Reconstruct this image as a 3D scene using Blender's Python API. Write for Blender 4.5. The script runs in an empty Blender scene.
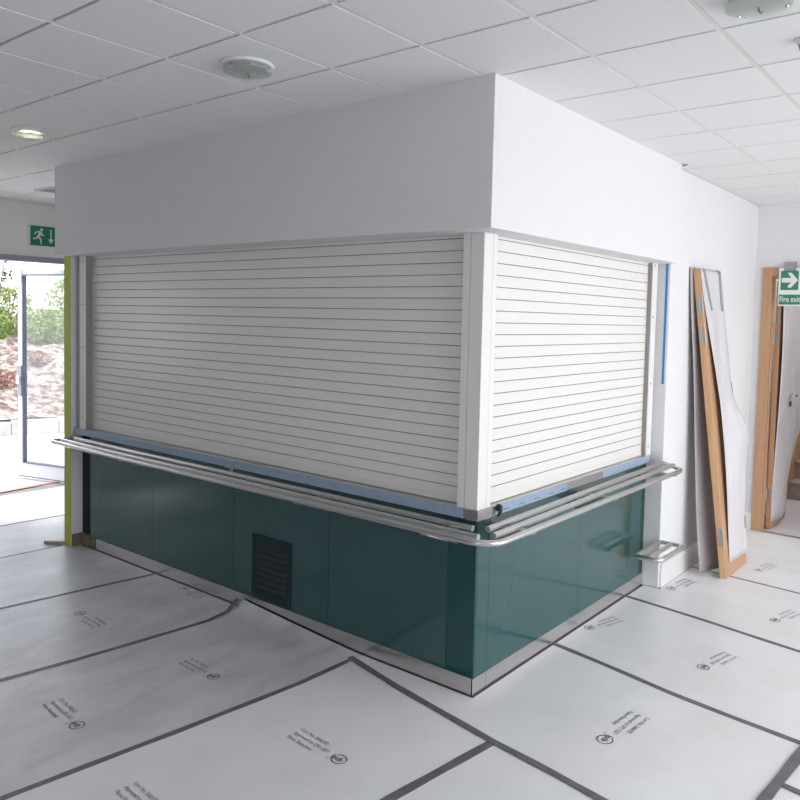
import bpy, bmesh, math, random
from mathutils import Vector, Matrix
random.seed(7)
S = bpy.context.scene
COL = S.collection
PI = math.pi

# ------------------------------------------------------------------ camera, world, lights, exposure
cd = bpy.data.cameras.new('camera'); cam = bpy.data.objects.new('camera', cd); COL.objects.link(cam)
cd.sensor_width = 36.0; cd.sensor_fit = 'HORIZONTAL'
cd.lens = 768.5831 * 36 / 800
cd.shift_x = -(408.338 - 400) / 800
cd.shift_y = (360.6411 - 400) / 800
cd.clip_start = 0.05; cd.clip_end = 200
ya, pi_, ro = map(math.radians, (38.6584, -3.1527, 1.3069))
Fv = Vector((-math.sin(ya)*math.cos(pi_), math.cos(ya)*math.cos(pi_), math.sin(pi_)))
r0 = Vector((math.cos(ya), math.sin(ya), 0)); u0 = r0.cross(Fv)
Rv = r0*math.cos(ro) + u0*math.sin(ro); Uv = -r0*math.sin(ro) + u0*math.cos(ro)
M = Matrix.Identity(4)
for i in range(3):
    M[i][0] = Rv[i]; M[i][1] = Uv[i]; M[i][2] = -Fv[i]
M.translation = Vector((1.7264, -2.6369, 1.5814))
cam.matrix_world = M
S.camera = cam

w = bpy.data.worlds.new('sky'); S.world = w; w.use_nodes = True
bg = w.node_tree.nodes['Background']; bg.inputs[0].default_value = (0.86, 0.90, 1.0, 1); bg.inputs[1].default_value = 3.4

def lamp(name, kind, loc, rot, energy, color=(1, 1, 1), **kw):
    ld = bpy.data.lights.new(name, kind); ld.energy = energy; ld.color = color
    for k, v in kw.items(): setattr(ld, k, v)
    o = bpy.data.objects.new(name, ld); COL.objects.link(o); o.location = loc; o.rotation_euler = rot
    return o
lamp('sun', 'SUN', (-8, -8, 12), (math.radians(38), 0, math.radians(-62)), 3.5, (1, .97, .92), angle=0.25)
# daylight at the three east windows (openings built in wall_east)
WIN = [(-1.9, -0.65), (-0.55, 0.70), (0.80, 2.05), (2.15, 3.40)]
for a, b in WIN:
    lamp('window_and_fill_light', 'AREA', (4.25, (a+b)/2, 1.3), (0, PI/2-math.radians(30), 0), 20, (1, .968, .915), shape='RECTANGLE', size=2.2, size_y=b-a)
# added fill for the left side, at an invented south window (opening built in wall_south)
lamp('window_and_fill_light', 'AREA', (1.7, -6.25, 1.4), (math.radians(98), 0, 0), 17, (.95, .965, 1), shape='RECTANGLE', size=2.4, size_y=1.4)

vs = S.view_settings
vs.view_transform = 'Standard'; vs.look = 'None'; vs.gamma = 1; vs.use_curve_mapping = False
vs.exposure = -0.12

# ------------------------------------------------------------------ materials
def mat(name, base, rough=.5, metal=0., noise=None, bump=None, trans=0., emit=None, spec=.5, coat=0., ior=1.45):
    m = bpy.data.materials.new(name); m.use_nodes = True
    nt = m.node_tree; b = nt.nodes['Principled BSDF']
    b.inputs['Base Color'].default_value = (*base, 1); b.inputs['Roughness'].default_value = rough
    b.inputs['Metallic'].default_value = metal; b.inputs['Transmission Weight'].default_value = trans
    b.inputs['Specular IOR Level'].default_value = spec; b.inputs['Coat Weight'].default_value = coat
    b.inputs['IOR'].default_value = ior
    if emit:
        b.inputs['Emission Color'].default_value = (*emit[0], 1); b.inputs['Emission Strength'].default_value = emit[1]
    tc = nt.nodes.new('ShaderNodeTexCoord')
    if noise:   # (second colour, scale vector, detail, lo, hi)
        mp = nt.nodes.new('ShaderNodeMapping'); mp.inputs['Scale'].default_value = noise[1]
        nz = nt.nodes.new('ShaderNodeTexNoise'); nz.inputs['Scale'].default_value = 1; nz.inputs['Detail'].default_value = noise[2]
        nz.inputs['Roughness'].default_value = .62
        cr = nt.nodes.new('ShaderNodeValToRGB')
        cr.color_ramp.elements[0].position = noise[3]; cr.color_ramp.elements[0].color = (*base, 1)
        cr.color_ramp.elements[1].position = noise[4]; cr.color_ramp.elements[1].color = (*noise[0], 1)
        L = nt.links
        L.new(tc.outputs['Object'], mp.inputs[0]); L.new(mp.outputs[0], nz.inputs[0]); L.new(nz.outputs[0], cr.inputs[0])
        L.new(cr.outputs[0], b.inputs['Base Color'])
    if bump:    # (scale, strength, distance)
        nb = nt.nodes.new('ShaderNodeTexNoise'); nb.inputs['Scale'].default_value = bump[0]; nb.inputs['Detail'].default_value = 4
        bp = nt.nodes.new('ShaderNodeBump'); bp.inputs['Strength'].default_value = bump[1]; bp.inputs['Distance'].default_value = bump[2]
        nt.links.new(tc.outputs['Object'], nb.inputs[0]); nt.links.new(nb.outputs[0], bp.inputs['Height'])
        nt.links.new(bp.outputs[0], b.inputs['Normal'])
    return m

MT = {}
MT['wall'] = mat('white emulsion', (.77, .77, .77), .75, bump=(60, .05, .002))
MT['wall_south'] = mat('dark unseen wall', (.12, .12, .13), .8)  # unseen wall, coloured dark so less light bounces onto the left side
MT['wall_warm'] = mat('off white emulsion', (.84, .83, .80), .75)
MT['tile'] = mat('mineral ceiling tile', (.83, .83, .82), .9, noise=((.86, .86, .85), (90, 90, 90), 3, .35, .65))
MT['tbar'] = mat('ceiling grid metal', (.80, .78, .755), .6)
MT['void'] = mat('ceiling void', (.16, .16, .16), .9)
MT['green'] = mat('lime green paint', (.47, .52, .07), .5)
MT['teal'] = mat('gloss teal laminate', (.011, .076, .076), .13, spec=1.0, coat=.15)
MT['teal_clean'] = mat('clean teal laminate', (.005, .062, .064), .12, spec=.7)
MT['teal_dark'] = mat('bare teal board', (.010, .050, .055), .35)
MT['gap'] = mat('dark joint', (.01, .02, .02), .8)
MT['plinth'] = mat('brushed steel plinth', (.60, .58, .58), .24, 1., noise=((.68, .66, .66), (3, 3, 160), 2, .3, .7))
MT['steel'] = mat('satin stainless tube', (.64, .63, .62), .28, 1.)
MT['steel_flat'] = mat('stainless sheet', (.60, .58, .56), .34, 1.)
MT['film'] = mat('blue protective film', (.29, .39, .51), .28, noise=((.35, .45, .57), (20, 20, 20), 3, .3, .7), spec=.6)
MT['shutter'] = mat('cream powder coat', (.82, .80, .755), .27)
MT['shutter_frame'] = mat('white powder coat', (.82, .81, .78), .35)
MT['guide_shade'] = mat('taupe guide shade', (.34, .31, .27), .6)  # dark tone painting the shade on the guide's inner face
MT['groove'] = mat('slat joint', (.28, .27, .25), .8)
MT['wood'] = mat('beech veneer', (.56, .335, .195), .45, noise=((.49, .275, .15), (45, 45, 2.2), 4, .35, .7))
MT['wood_edge'] = mat('beech lipping', (.60, .365, .20), .42, noise=((.54, .31, .16), (60, 60, 3), 4, .35, .7))
MT['mdf'] = mat('brown mdf', (.17, .125, .10), .8, noise=((.24, .18, .14), (30, 30, 30), 4, .35, .65))
MT['batten'] = mat('planed softwood', (.34, .29, .25), .7, noise=((.42, .36, .31), (4, 50, 50), 3, .35, .65))
MT['tape'] = mat('grey cloth tape', (.12, .12, .125), .5, noise=((.18, .18, .185), (14, 14, 14), 4, .35, .7))
MT['tape_light'] = mat('silver duct tape', (.30, .30, .30), .45, noise=((.36, .36, .36), (60, 60, 60), 3, .35, .65))
MT['bluetape'] = mat('blue masking tape', (.03, .25, .62), .6)
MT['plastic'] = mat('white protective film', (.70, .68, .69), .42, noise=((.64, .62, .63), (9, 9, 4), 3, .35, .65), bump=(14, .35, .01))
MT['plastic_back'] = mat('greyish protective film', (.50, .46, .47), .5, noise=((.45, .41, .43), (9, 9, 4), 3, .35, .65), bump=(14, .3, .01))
MT['hinge'] = mat('zinc hinge', (.42, .41, .38), .42, .85)
MT['black'] = mat('black plastic', (.015, .015, .018), .4)
MT['chrome'] = mat('chrome', (.75, .75, .74), .12, 1.)
MT['white_metal'] = mat('white enamel', (.82, .82, .81), .3)
MT['disc'] = mat('frosted glass disc', (.86, .92, .89), .35, trans=.75)
MT['glass'] = mat('clear glass', (.93, .97, .95), .02, trans=1.)
MT['lampglow'] = mat('lit lamp', (1, .9, .75), .5, emit=((1, .80, .55), 5.))
MT['sign_green'] = mat('safety green', (.01, .20, .10), .4)
MT['sign_green2'] = mat('safety green print', (.04, .235, .12), .45)
MT['sign_white'] = mat('sign white', (.82, .82, .82), .4)
MT['ink'] = mat('grey black ink', (.13, .13, .145), .7)
MT['alu'] = mat('powder coated aluminium', (.66, .67, .70), .4)
MT['alu_blue'] = mat('grey blue aluminium', (.33, .34, .40), .4)
MT['gasket'] = mat('dark glazing bead', (.17, .18, .25), .5)
MT['vent'] = mat('dark vent metal', (.012, .035, .04), .4)
MT['vent_face'] = mat('teal vent louvre', (.006, .026, .030), .6)
MT['concrete'] = mat('pale paving', (.62, .61, .60), .85, noise=((.55, .54, .53), (2, 2, 2), 4, .35, .65))
MT['mulch'] = mat('bark mulch', (.16, .10, .08), .95, noise=((.46, .41, .37), (8, 8, 8), 8, .42, .6), bump=(25, .9, .05))
MT['kerb'] = mat('pale kerb stone', (.55, .54, .52), .85, noise=((.40, .38, .36), (5, 5, 5), 4, .35, .65))
MT['leaf'] = mat('green leaf', (.20, .30, .07), .6, noise=((.28, .37, .10), (3, 3, 3), 3, .35, .65))
MT['leaf2'] = mat('yellow green leaf', (.31, .36, .11), .6, noise=((.24, .32, .09), (3, 3, 3), 3, .35, .65))
MT['leaf_dark'] = mat('dark leaf', (.10, .14, .07), .6)
MT['leaf_red'] = mat('red leaf', (.36, .12, .10), .6, noise=((.30, .18, .12), (5, 5, 5), 3, .35, .65))
MT['stem'] = mat('twig', (.20, .14, .10), .8)
MT['tread'] = mat('beige stair carpet', (.42, .37, .31), .95, noise=((.36, .32, .27), (40, 40, 40), 3, .35, .65))
MT['hallfloor'] = mat('hall floor sheet', (.66, .62, .63), .6)
MT['screed'] = mat('grey screed', (.30, .30, .31), .7, noise=((.24, .24, .25), (3, 3, 3), 4, .35, .65))
MT['redtape'] = mat('orange threshold strip', (.62, .23, .12), .5)

# floor protection board : white with scuffs, patchy gloss
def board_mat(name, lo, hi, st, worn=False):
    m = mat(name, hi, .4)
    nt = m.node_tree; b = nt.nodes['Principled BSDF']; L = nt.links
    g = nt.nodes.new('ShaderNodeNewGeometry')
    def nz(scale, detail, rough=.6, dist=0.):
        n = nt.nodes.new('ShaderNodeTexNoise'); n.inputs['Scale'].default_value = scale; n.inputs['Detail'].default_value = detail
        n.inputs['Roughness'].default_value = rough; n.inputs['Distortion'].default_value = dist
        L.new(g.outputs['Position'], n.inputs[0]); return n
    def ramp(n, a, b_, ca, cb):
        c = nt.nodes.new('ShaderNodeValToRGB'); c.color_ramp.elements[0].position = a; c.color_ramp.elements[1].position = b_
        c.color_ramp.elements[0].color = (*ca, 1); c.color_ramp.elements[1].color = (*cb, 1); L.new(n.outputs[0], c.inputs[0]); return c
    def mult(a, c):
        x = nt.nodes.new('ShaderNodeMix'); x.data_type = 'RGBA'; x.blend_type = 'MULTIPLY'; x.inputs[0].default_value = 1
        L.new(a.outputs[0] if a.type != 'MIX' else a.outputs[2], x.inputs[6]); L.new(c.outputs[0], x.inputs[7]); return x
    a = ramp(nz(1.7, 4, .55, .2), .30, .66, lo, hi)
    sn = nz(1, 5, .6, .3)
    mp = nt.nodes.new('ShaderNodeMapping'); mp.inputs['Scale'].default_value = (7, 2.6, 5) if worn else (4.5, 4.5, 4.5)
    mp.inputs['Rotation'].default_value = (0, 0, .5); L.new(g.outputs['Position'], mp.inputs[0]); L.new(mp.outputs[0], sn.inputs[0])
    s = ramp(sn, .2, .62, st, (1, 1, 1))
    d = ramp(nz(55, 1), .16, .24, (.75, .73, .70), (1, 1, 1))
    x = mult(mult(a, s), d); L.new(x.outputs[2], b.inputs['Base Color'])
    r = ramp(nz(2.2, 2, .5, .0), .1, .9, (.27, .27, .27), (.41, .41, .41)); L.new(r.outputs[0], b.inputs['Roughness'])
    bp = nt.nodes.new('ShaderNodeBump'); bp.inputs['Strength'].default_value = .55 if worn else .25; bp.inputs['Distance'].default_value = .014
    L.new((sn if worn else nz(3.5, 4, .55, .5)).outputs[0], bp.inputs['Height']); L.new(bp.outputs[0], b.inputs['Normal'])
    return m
MT['board'] = board_mat('white floor protection board', (.79, .79, .795), (.85, .855, .865), (.95, .94, .92))
MT['board_worn_shade'] = board_mat('worn shaded floor protection board', (.61, .605, .62), (.75, .745, .765), (.74, .73, .71), True)  # real scuffs, plus left-side shade darkened into the base colour

# ------------------------------------------------------------------ mesh helpers
class MB:
    def __init__(s): s.v = []; s.f = []
    def add(s, vs_, fs):
        n = len(s.v); s.v += [tuple(p) for p in vs_]; s.f += [tuple(i+n for i in f) for f in fs]; return s
    def box(s, a, b):
        x0, x1 = sorted((a[0], b[0])); y0, y1 = sorted((a[1], b[1])); z0, z1 = sorted((a[2], b[2]))
        return s.hexa([(x0,y0,z0),(x1,y0,z0),(x1,y1,z0),(x0,y1,z0),(x0,y0,z1),(x1,y0,z1),(x1,y1,z1),(x0,y1,z1)])
    def hexa(s, c):
        return s.add(c, [(0,3,2,1),(4,5,6,7),(0,1,5,4),(1,2,6,5),(2,3,7,6),(3,0,4,7)])
    def prism(s, poly, axis, a, b):
        """2-D polygon extruded along axis from a to b"""
        def P(p, h):
            return {'x': (h, p[0], p[1]), 'y': (p[0], h, p[1]), 'z': (p[0], p[1], h)}[axis]
        n = len(poly); vs_ = [P(p, a) for p in poly] + [P(p, b) for p in poly]
        return s.add(vs_, [tuple(range(n))[::-1], tuple(range(n, 2*n))] + [(i, (i+1) % n, n+(i+1) % n, n+i) for i in range(n)])
    def tube(s, pts, r, n=14, caps=True):
        pts = [Vector(p) for p in pts]; rings = []; prev = None
        for i, p in enumerate(pts):
            t = ((pts[min(i+1, len(pts)-1)]-p).normalized() + (p-pts[max(i-1, 0)]).normalized()).normalized()
            if prev is None:
                a = Vector((0, 0, 1)) if abs(t.z) < .9 else Vector((1, 0, 0))
            else: a = prev
            e1 = (a - t*a.dot(t)).normalized(); e2 = t.cross(e1); prev = e1
            rr = r[i] if isinstance(r, (list, tuple)) else r
            rings.append([p + e1*math.cos(2*PI*k/n)*rr + e2*math.sin(2*PI*k/n)*rr for k in range(n)])
        vs_ = [q for ring in rings for q in ring]; fs = []
        for i in range(len(pts)-1):
            for k in range(n):
                fs.append((i*n+k, i*n+(k+1) % n, (i+1)*n+(k+1) % n, (i+1)*n+k))
        if caps: fs += [tuple(range(n))[::-1], tuple(range((len(pts)-1)*n, len(pts)*n))]
        return s.add(vs_, fs)
    def lathe(s, prof, c, n=40, ax='z'):
        vs_ = []; fs = []
        for (r, h) in prof:
            for k in range(n):
                a = 2*PI*k/n; x, y = r*math.cos(a), r*math.sin(a)
                d = {'z': (x, y, h), 'x': (h, x, y), 'y': (x, h, y)}[ax]
                vs_.append((c[0]+d[0], c[1]+d[1], c[2]+d[2]))
        for i in range(len(prof)-1):
            for k in range(n): fs.append((i*n+k, i*n+(k+1) % n, (i+1)*n+(k+1) % n, (i+1)*n+k))
        fs += [tuple(range(n))[::-1], tuple(range((len(prof)-1)*n, len(prof)*n))]
        return s.add(vs_, fs)
    def grid(s, fn, nu, nv):
        vs_ = [fn(i/nu, j/nv) for j in range(nv+1) for i in range(nu+1)]
        return s.add(vs_, [(j*(nu+1)+i, j*(nu+1)+i+1, (j+1)*(nu+1)+i+1, (j+1)*(nu+1)+i) for j in range(nv) for i in range(nu)])
    def build(s, name, m, parent=None, bevel=0., smooth=False, solid=0.):
        root = Vector((0, 0, 0)); p = parent
        while p is not None: root = root + p.location; p = p.parent
        me = bpy.data.meshes.new(name); me.from_pydata([tuple(Vector(v)-root) for v in s.v], [], s.f); me.update()
        bm = bmesh.new(); bm.from_mesh(me); bmesh.ops.recalc_face_normals(bm, faces=bm.faces); bm.to_mesh(me); bm.free()
        me.materials.append(m if not isinstance(m, str) else MT[m])
        o = bpy.data.objects.new(name, me); COL.objects.link(o)
        if parent is not None: o.parent = parent
        if smooth:
            for q in me.polygons: q.use_smooth = True
            if smooth != 'all':
                try: me.set_sharp_from_angle(angle=math.radians(40))
                except Exception: pass
        if solid:
            d = o.modifiers.new('thickness', 'SOLIDIFY'); d.thickness = solid; d.offset = 0
        if bevel:
            d = o.modifiers.new('bevel', 'BEVEL'); d.width = bevel; d.segments = 2; d.limit_method = 'ANGLE'
        return o
def box(name, a, b, m, parent=None, bevel=0.): return MB().box(a, b).build(name, m, parent, bevel)
def tag(o, label, cat, group=None):
    o['label'] = label; o['category'] = cat
    if group: o['group'] = group
    return o
def thing(name, loc, label, cat, group=None):
    o = bpy.data.objects.new(name, None); COL.objects.link(o); o.location = loc; o.empty_display_size = .05
    return tag(o, label, cat, group)
def struct(o): o['kind'] = 'structure'; return o
def text_mesh(txt, size, m, name, fn, parent, align='LEFT', bold=0.):
    """lettering mesh; fn maps the flat (u,v) of the text to a place in the scene"""
    c = bpy.data.curves.new('lettering', 'FONT'); c.body = txt; c.size = size; c.align_x = align; c.resolution_u = 3; c.offset = bold
    t = bpy.data.objects.new('lettering', c); COL.objects.link(t)
    dg = bpy.context.evaluated_depsgraph_get(); dg.update()
    me = bpy.data.meshes.new_from_object(t.evaluated_get(dg))
    vs_ = [v.co.copy() for v in me.vertices]; fs = [tuple(p.vertices) for p in me.polygons]
    bpy.data.objects.remove(t); bpy.data.curves.remove(c); bpy.data.meshes.remove(me)
    mb = MB() if not isinstance(name, MB) else name
    mb.add([fn(v.x, v.y) for v in vs_], fs)
    if isinstance(name, MB): return mb
    return mb.build(name, m, parent)

# ------------------------------------------------------------------ room shell
H = 2.5
XW = -4.9; XE = 4.0; YS = -6.0; YB = 3.657; XP = .092
struct(box('floor', (XW-.2, YS-.2, -.12), (XE+.2, YB+3.2, -.004), 'screed'))
# ceiling: tegular tiles standing below a recessed grid
P = .42255; X0 = .5134; Y0 = -1.406
mb = MB(); g = .0085; gy = .0042; dp = .008; bars = MB()
i = -14
while X0+i*P < XE:
    j = -12
    while Y0+j*P < YB:
        xa, xb = X0+i*P+g, X0+(i+1)*P-g; ya_, yb = Y0+j*P+gy, Y0+(j+1)*P-gy
        xa, xb, ya_, yb = max(xa, XW), min(xb, XE), max(ya_, YS), min(yb, YB)
        if xb-xa > .01 and yb-ya_ > .01: 
            e = .0025
            mb.add([(xa,ya_,H+dp),(xb,ya_,H+dp),(xb,yb,H+dp),(xa,yb,H+dp),(xa+e,ya_+e,H),(xb-e,ya_+e,H),(xb-e,yb-e,H),(xa+e,yb-e,H)],
                   [(4,5,6,7),(0,1,5,4),(1,2,6,5),(2,3,7,6),(3,0,4,7)])
        j += 1
    if XW < X0+i*P < XE: bars.box((X0+i*P-g-.0005, YS, H+.0012), (X0+i*P+g+.0005, YB, H+dp))
    i += 1
ceil = struct(mb.build('ceiling', 'tile'))
struct(box('trim_1', (XW-.2, YS-.2, H+dp-.001), (XE+.2, YB+.1, H+.12), 'void'))   # dark void above the cross joints
struct(bars.build('trim_4', 'tbar'))   # main ceiling tees
# west wall with the glazed exit
DY0, DY1, DZ = -.55, 1.12, 2.035
mb = MB()
mb.box((XW-.2, YS, 0), (XW, -2.05, H)); mb.box((XW-.2, -2.05, 0), (XW, -1.35, 1.0)); mb.box((XW-.2, -2.05, 2.0), (XW, -1.35, H)); mb.box((XW-.2, -1.35, 0), (XW, DY0, H)); mb.box((XW-.2, DY1, 0), (XW, YB+.2, H)); mb.box((XW-.2, DY0, DZ), (XW, DY1, H))
struct(mb.build('wall_west', 'wall_warm'))
struct(MB().box((XW, YS, H-.02), (XW+.02, YB, H)).build('trim_2', 'tbar'))
mb = MB()
mb.box((XW-.13, DY0, DZ-.045), (XW+.012, DY1, DZ)); mb.box((XW-.13, DY1-.05, 0), (XW-.03, DY1, DZ-.045)); mb.box((XW-.13, DY0, 0), (XW-.03, DY0+.05, DZ-.045))
struct(mb.build('door_1_frame', 'alu_blue')).name = 'door_1'
# north wall with the timber door
OX0, OX1, OZ = .19, .80, 1.965
mb = MB()
mb.box((XW, YB, 0), (OX0, YB+.1, H)); mb.box((OX1, YB, 0), (XE, YB+.1, H)); mb.box((OX0, YB, OZ), (OX1, YB+.1, H))
struct(mb.build('wall_north', 'wall'))
# south and east walls, with east windows and an added south opening
mb = MB()
def wall_with_holes(mb, lo, hi, holes, z0, z1, f):
    cur = lo
    for a, b in holes:
        mb.box(*f(cur, 0, a, H)); mb.box(*f(a, 0, b, z0)); mb.box(*f(a, z1, b, H)); cur = b
    mb.box(*f(cur, 0, hi, H))
wall_with_holes(mb, YS, YB+.1, WIN, .12, 2.42, lambda a, z0, b, z1: ((XE, a, z0), (XE+.2, b, z1)))
struct(mb.build('wall_east', 'wall'))
mb = MB()
wall_with_holes(mb, XW-.2, XE+.2, [(.5, 2.9)], .8, 2.2, lambda a, z0, b, z1: ((a, YS-.2, z0), (b, YS, z1)))  # opening invented for the fill lamp
struct(mb.build('wall_south', 'wall_south'))
def win_frame(n, f, a, b):
    mb = MB(); t = .05
    for q in ((a, .12, b, .12+t), (a, 2.42-t, b, 2.42), (a, .17, a+t, 2.37), (b-t, .17, b, 2.37)):
        mb.box(*f(*q))
    struct(mb.build('window_%d' % n, 'white_metal'))
for k, (a, b) in enumerate(WIN): win_frame(k+1, lambda a, z0, b, z1: ((XE+.08, a, z0), (XE+.13, b, z1)), a, b)
mb = MB()
for q in ((-2.05, 1.0, -1.35, 1.05), (-2.05, 1.95, -1.35, 2.0), (-2.05, 1.05, -2.0, 1.95), (-1.40, 1.05, -1.35, 1.95)): mb.box((XW-.13, q[0], q[1]), (XW-.08, q[2], q[3]))
struct(mb.build('window_5', 'white_metal'))
# piers of the servery and its white side wall
PY = 1.846
box_ = MB().box((-.05, PY, 0), (XP, YB, H)).build('wall_right', 'wall', bevel=.004); struct(box_)
wl = struct(MB().box((-3.268, -.068, 0), (-3.188, YB, H)).build('wall_left', 'wall'))
struct(MB().box((-3.2695, -.072, 0), (-3.188, -.068, 1.96)).build('wall_left_face', 'green')).name = 'wall_pier'
struct(box('wall_servery', (-3.188, .62, 0), (-.56, .67, H), 'wall'))
# bulkhead over the shutters (L shaped, on the ceiling)
FX, FY = .139, -.172
def L_ring(z0s, z1):
    # outline: left end, corner, right end ; z of underside given at each
    o = [(-3.193, FY, z0s[0]), (FX, FY, z0s[1]), (FX, 1.82, z0s[2]), (-.02, 1.82, z0s[2]), (-.02, .03, z0s[1]), (-3.193, .03, z0s[0])]
    v = o + [(p[0], p[1], z1) for p in o]; n = 6
    return MB().add(v, [(0,1,4,5),(1,2,3,4),(6,11,10,7),(7,10,9,8)] + [(k, (k+1) % n, n+(k+1) % n, n+k) for k in range(n)])
struct(L_ring((1.938, 1.930, 1.934), H+.004).build('wall_bulkhead', 'wall', bevel=.0025))
# baseboards
struct(MB().box((XP, PY+.02, 0), (XP+.012, YB, .14)).build('baseboard_right', 'white_metal', bevel=.003))
mb = MB(); mb.box((XP+.012, YB-.012, 0), (.150, YB, .135))
mb.box((.95, YB-.012, 0), (XE, YB, .135)); struct(mb.build('baseboard_north', 'white_metal', bevel=.003))
struct(MB().box((XW, DY1+.02, 0), (XW+.012, YB, .13)).build('baseboard_west', 'white_metal'))

# ------------------------------------------------------------------ floor protection sheets
def lerp(poly, t, key):
    """point on a polyline at coordinate t of axis key"""
    k = 0 if key == 'x' else 1; o = 1-k
    pts = sorted(poly, key=lambda p: p[k])
    for a, b in zip(pts, pts[1:]):
        if t <= b[k] or b is pts[-1]:
            f = (t-a[k])/(b[k]-a[k]) if b[k] != a[k] else 0
            return a[o]+(b[o]-a[o])*f
T0 = [(-4.05, -4.2), (-4.02, -.075), (-4.0, .307), (-3.98, 3.6)]
TA = [(-3.45, -4.2), (-3.30, -.9), (-3.255, -.1)]
T1 = [(-2.74, -4.2), (-2.418, -.859), (-2.305, -.012)]
T2 = [(-1.83, -4.2), (-1.60, -1.216), (-1.548, -.90), (-1.508, -.553), (-1.478, -.233), (-1.49, -.1), (-1.515, -.012)]
T3 = [(-1.05, -4.2), (-.774, -1.568), (-.693, -.947), (-.630, -.39), (-.622, -.085)]
T5 = [(-.18, -4.2), (.177, -.749), (.251, -.226)]
T5b = [(.72, -4.2), (1.0, -.95), (1.108, -.34)]
T4 = [(-.64, -.075), (.251, -.226), (.504, -.259), (1.108, -.345), (2.6, -.5)]
T6 = [(.008, .712), (.618, .6), (1.150, .53)]
T7 = [(.008, 1.588), (.5, 1.518), (.952, 1.441), (1.225, 1.405)]
T8 = [(.108, 2.399), (.766, 2.337), (1.29, 2.29)]
T9 = [(1.108, -.345), (1.13, .072), (1.16, .441), (1.225, 1.405), (1.29, 2.29), (1.36, 3.6)]
T10 = [(1.14, .198), (1.213, .186), (2.6, .03)]
GS = 'floor protection sheets'
TH = .003
def flat_sheet(poly, label, m='board'):
    o = MB().prism(poly, 'z', -.004, TH-.001).build('floor_protection_sheet', m)
    return tag(o, label, 'floor sheet', GS)
def strip_sheet(A, B, ya0, ytop, label, curl=None, nx=24, ny=60):
    """sheet between two seams running in y; the far edge may curl up the plinth"""
    def fn(u, v):
        vv = v if not curl else 1-(1-v)**2
        y = ya0 + (ytop(u)-ya0)*vv
        x = lerp(A, y, 'y')*(1-u) + lerp(B, y, 'y')*u
        z = TH-.001
        if curl: z, y = curl(u, y, z)
        return (x, y, z)
    mb = MB().grid(fn, nx, ny)
    o = mb.build('floor_protection_sheet', 'board_worn_shade', solid=0., smooth='all' if curl else False)
    return tag(o, label, 'floor sheet', GS)
sh = {}
sh['far'] = flat_sheet([(-4.95, -4.2), (-4.06, -4.2), (-4.02, -.075), (-4.0, .307), (-3.98, 3.6), (-4.95, 3.6)], 'white floor sheet just inside the bright glazed exit door')
sh['a0'] = flat_sheet([(-4.05, -4.2), (-3.45, -4.2), (-3.30, -.9), (-3.272, -.1), (-3.272, 3.6), (-3.98, 3.6), (-4.0, .307), (-4.02, -.075)], 'glossy white floor sheet left of the green pier, with the loose batten on it', 'board_worn_shade')
sh['a1'] = flat_sheet([(-3.45, -4.2), (-2.74, -4.2), (-2.418, -.859), (-2.305, -.006), (-3.186, -.006), (-3.186, -.078), (-3.272, -.078), (-3.30, -.9)], 'glossy unprinted floor sheet at the left end of the teal counter', 'board_worn_shade')
sh['a2'] = flat_sheet([(-2.74, -4.2), (-1.83, -4.2), (-1.60, -1.216), (-1.548, -.90), (-1.508, -.553), (-1.478, -.233), (-1.49, -.1), (-1.515, -.006), (-2.305, -.006), (-2.418, -.859)], 'white floor sheet with upside down notices left of the vent grille', 'board_worn_shade')
def curl(u, y, z):
    h = .052*max(0, 1-max(0, u-.02)/.95)**1.1*(min(1, u/.03) if u < .03 else 1)
    d = max(0, (y+.16)/.155); 
    return z + h*d*d, y
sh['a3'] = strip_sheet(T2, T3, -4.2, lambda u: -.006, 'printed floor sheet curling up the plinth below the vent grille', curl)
sh['a4'] = flat_sheet([(-1.05, -4.2), (-.18, -4.2), (.177, -.749), (.251, -.226), (-.622, -.078), (-.630, -.39), (-.693, -.947), (-.774, -1.568)], 'clean floor sheet below the lower left counter front, between two tapes meeting the crossing tape')
sh['a5'] = flat_sheet([(-.18, -4.2), (.72, -4.2), (1.0, -.95), (1.108, -.345), (.504, -.259), (.251, -.226), (.177, -.749)], 'unprinted floor sheet at the bottom centre in front of the counter corner')
sh['b1'] = flat_sheet([(-.622, -.078), (.251, -.226), (.504, -.259), (1.108, -.345), (1.13, .072), (1.16, .441), (1.165, .528), (.618, .6), (.006, .712), (.006, -.006), (-.615, -.006)], 'large floor sheet wrapping round the counter corner, notice at its middle')
sh['b2'] = flat_sheet([(.006, .712), (.618, .6), (1.165, .528), (1.225, 1.405), (.952, 1.441), (.5, 1.518), (.006, 1.588)], 'floor sheet along the right teal panels with two notices')
sh['b3'] = flat_sheet([(.006, 1.588), (.5, 1.518), (.952, 1.441), (1.225, 1.405), (1.29, 2.29), (.766, 2.337), (.106, 2.399), (.106, PY-.006), (.006, PY-.006)], 'floor sheet under the small low rail, beside the white pier')
sh['b4'] = flat_sheet([(.106, 2.399), (.766, 2.337), (1.29, 2.29), (1.36, 3.6), (.152, 3.643), (.106, 3.643)], 'floor sheet under the leaning door, up to the timber doorway')
sh['c1'] = flat_sheet([(1.108, -.345), (2.6, -.5), (2.6, .03), (1.213, .186), (1.14, .198), (1.13, .072)], 'floor sheet in the extreme bottom right corner of the floor')
sh['c2'] = flat_sheet([(1.14, .198), (1.213, .186), (2.6, .03), (2.6, 3.6), (1.36, 3.6), (1.29, 2.29), (1.225, 1.405), (1.16, .441)], 'floor sheet at the right edge beyond the crossing tapes')

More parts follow.
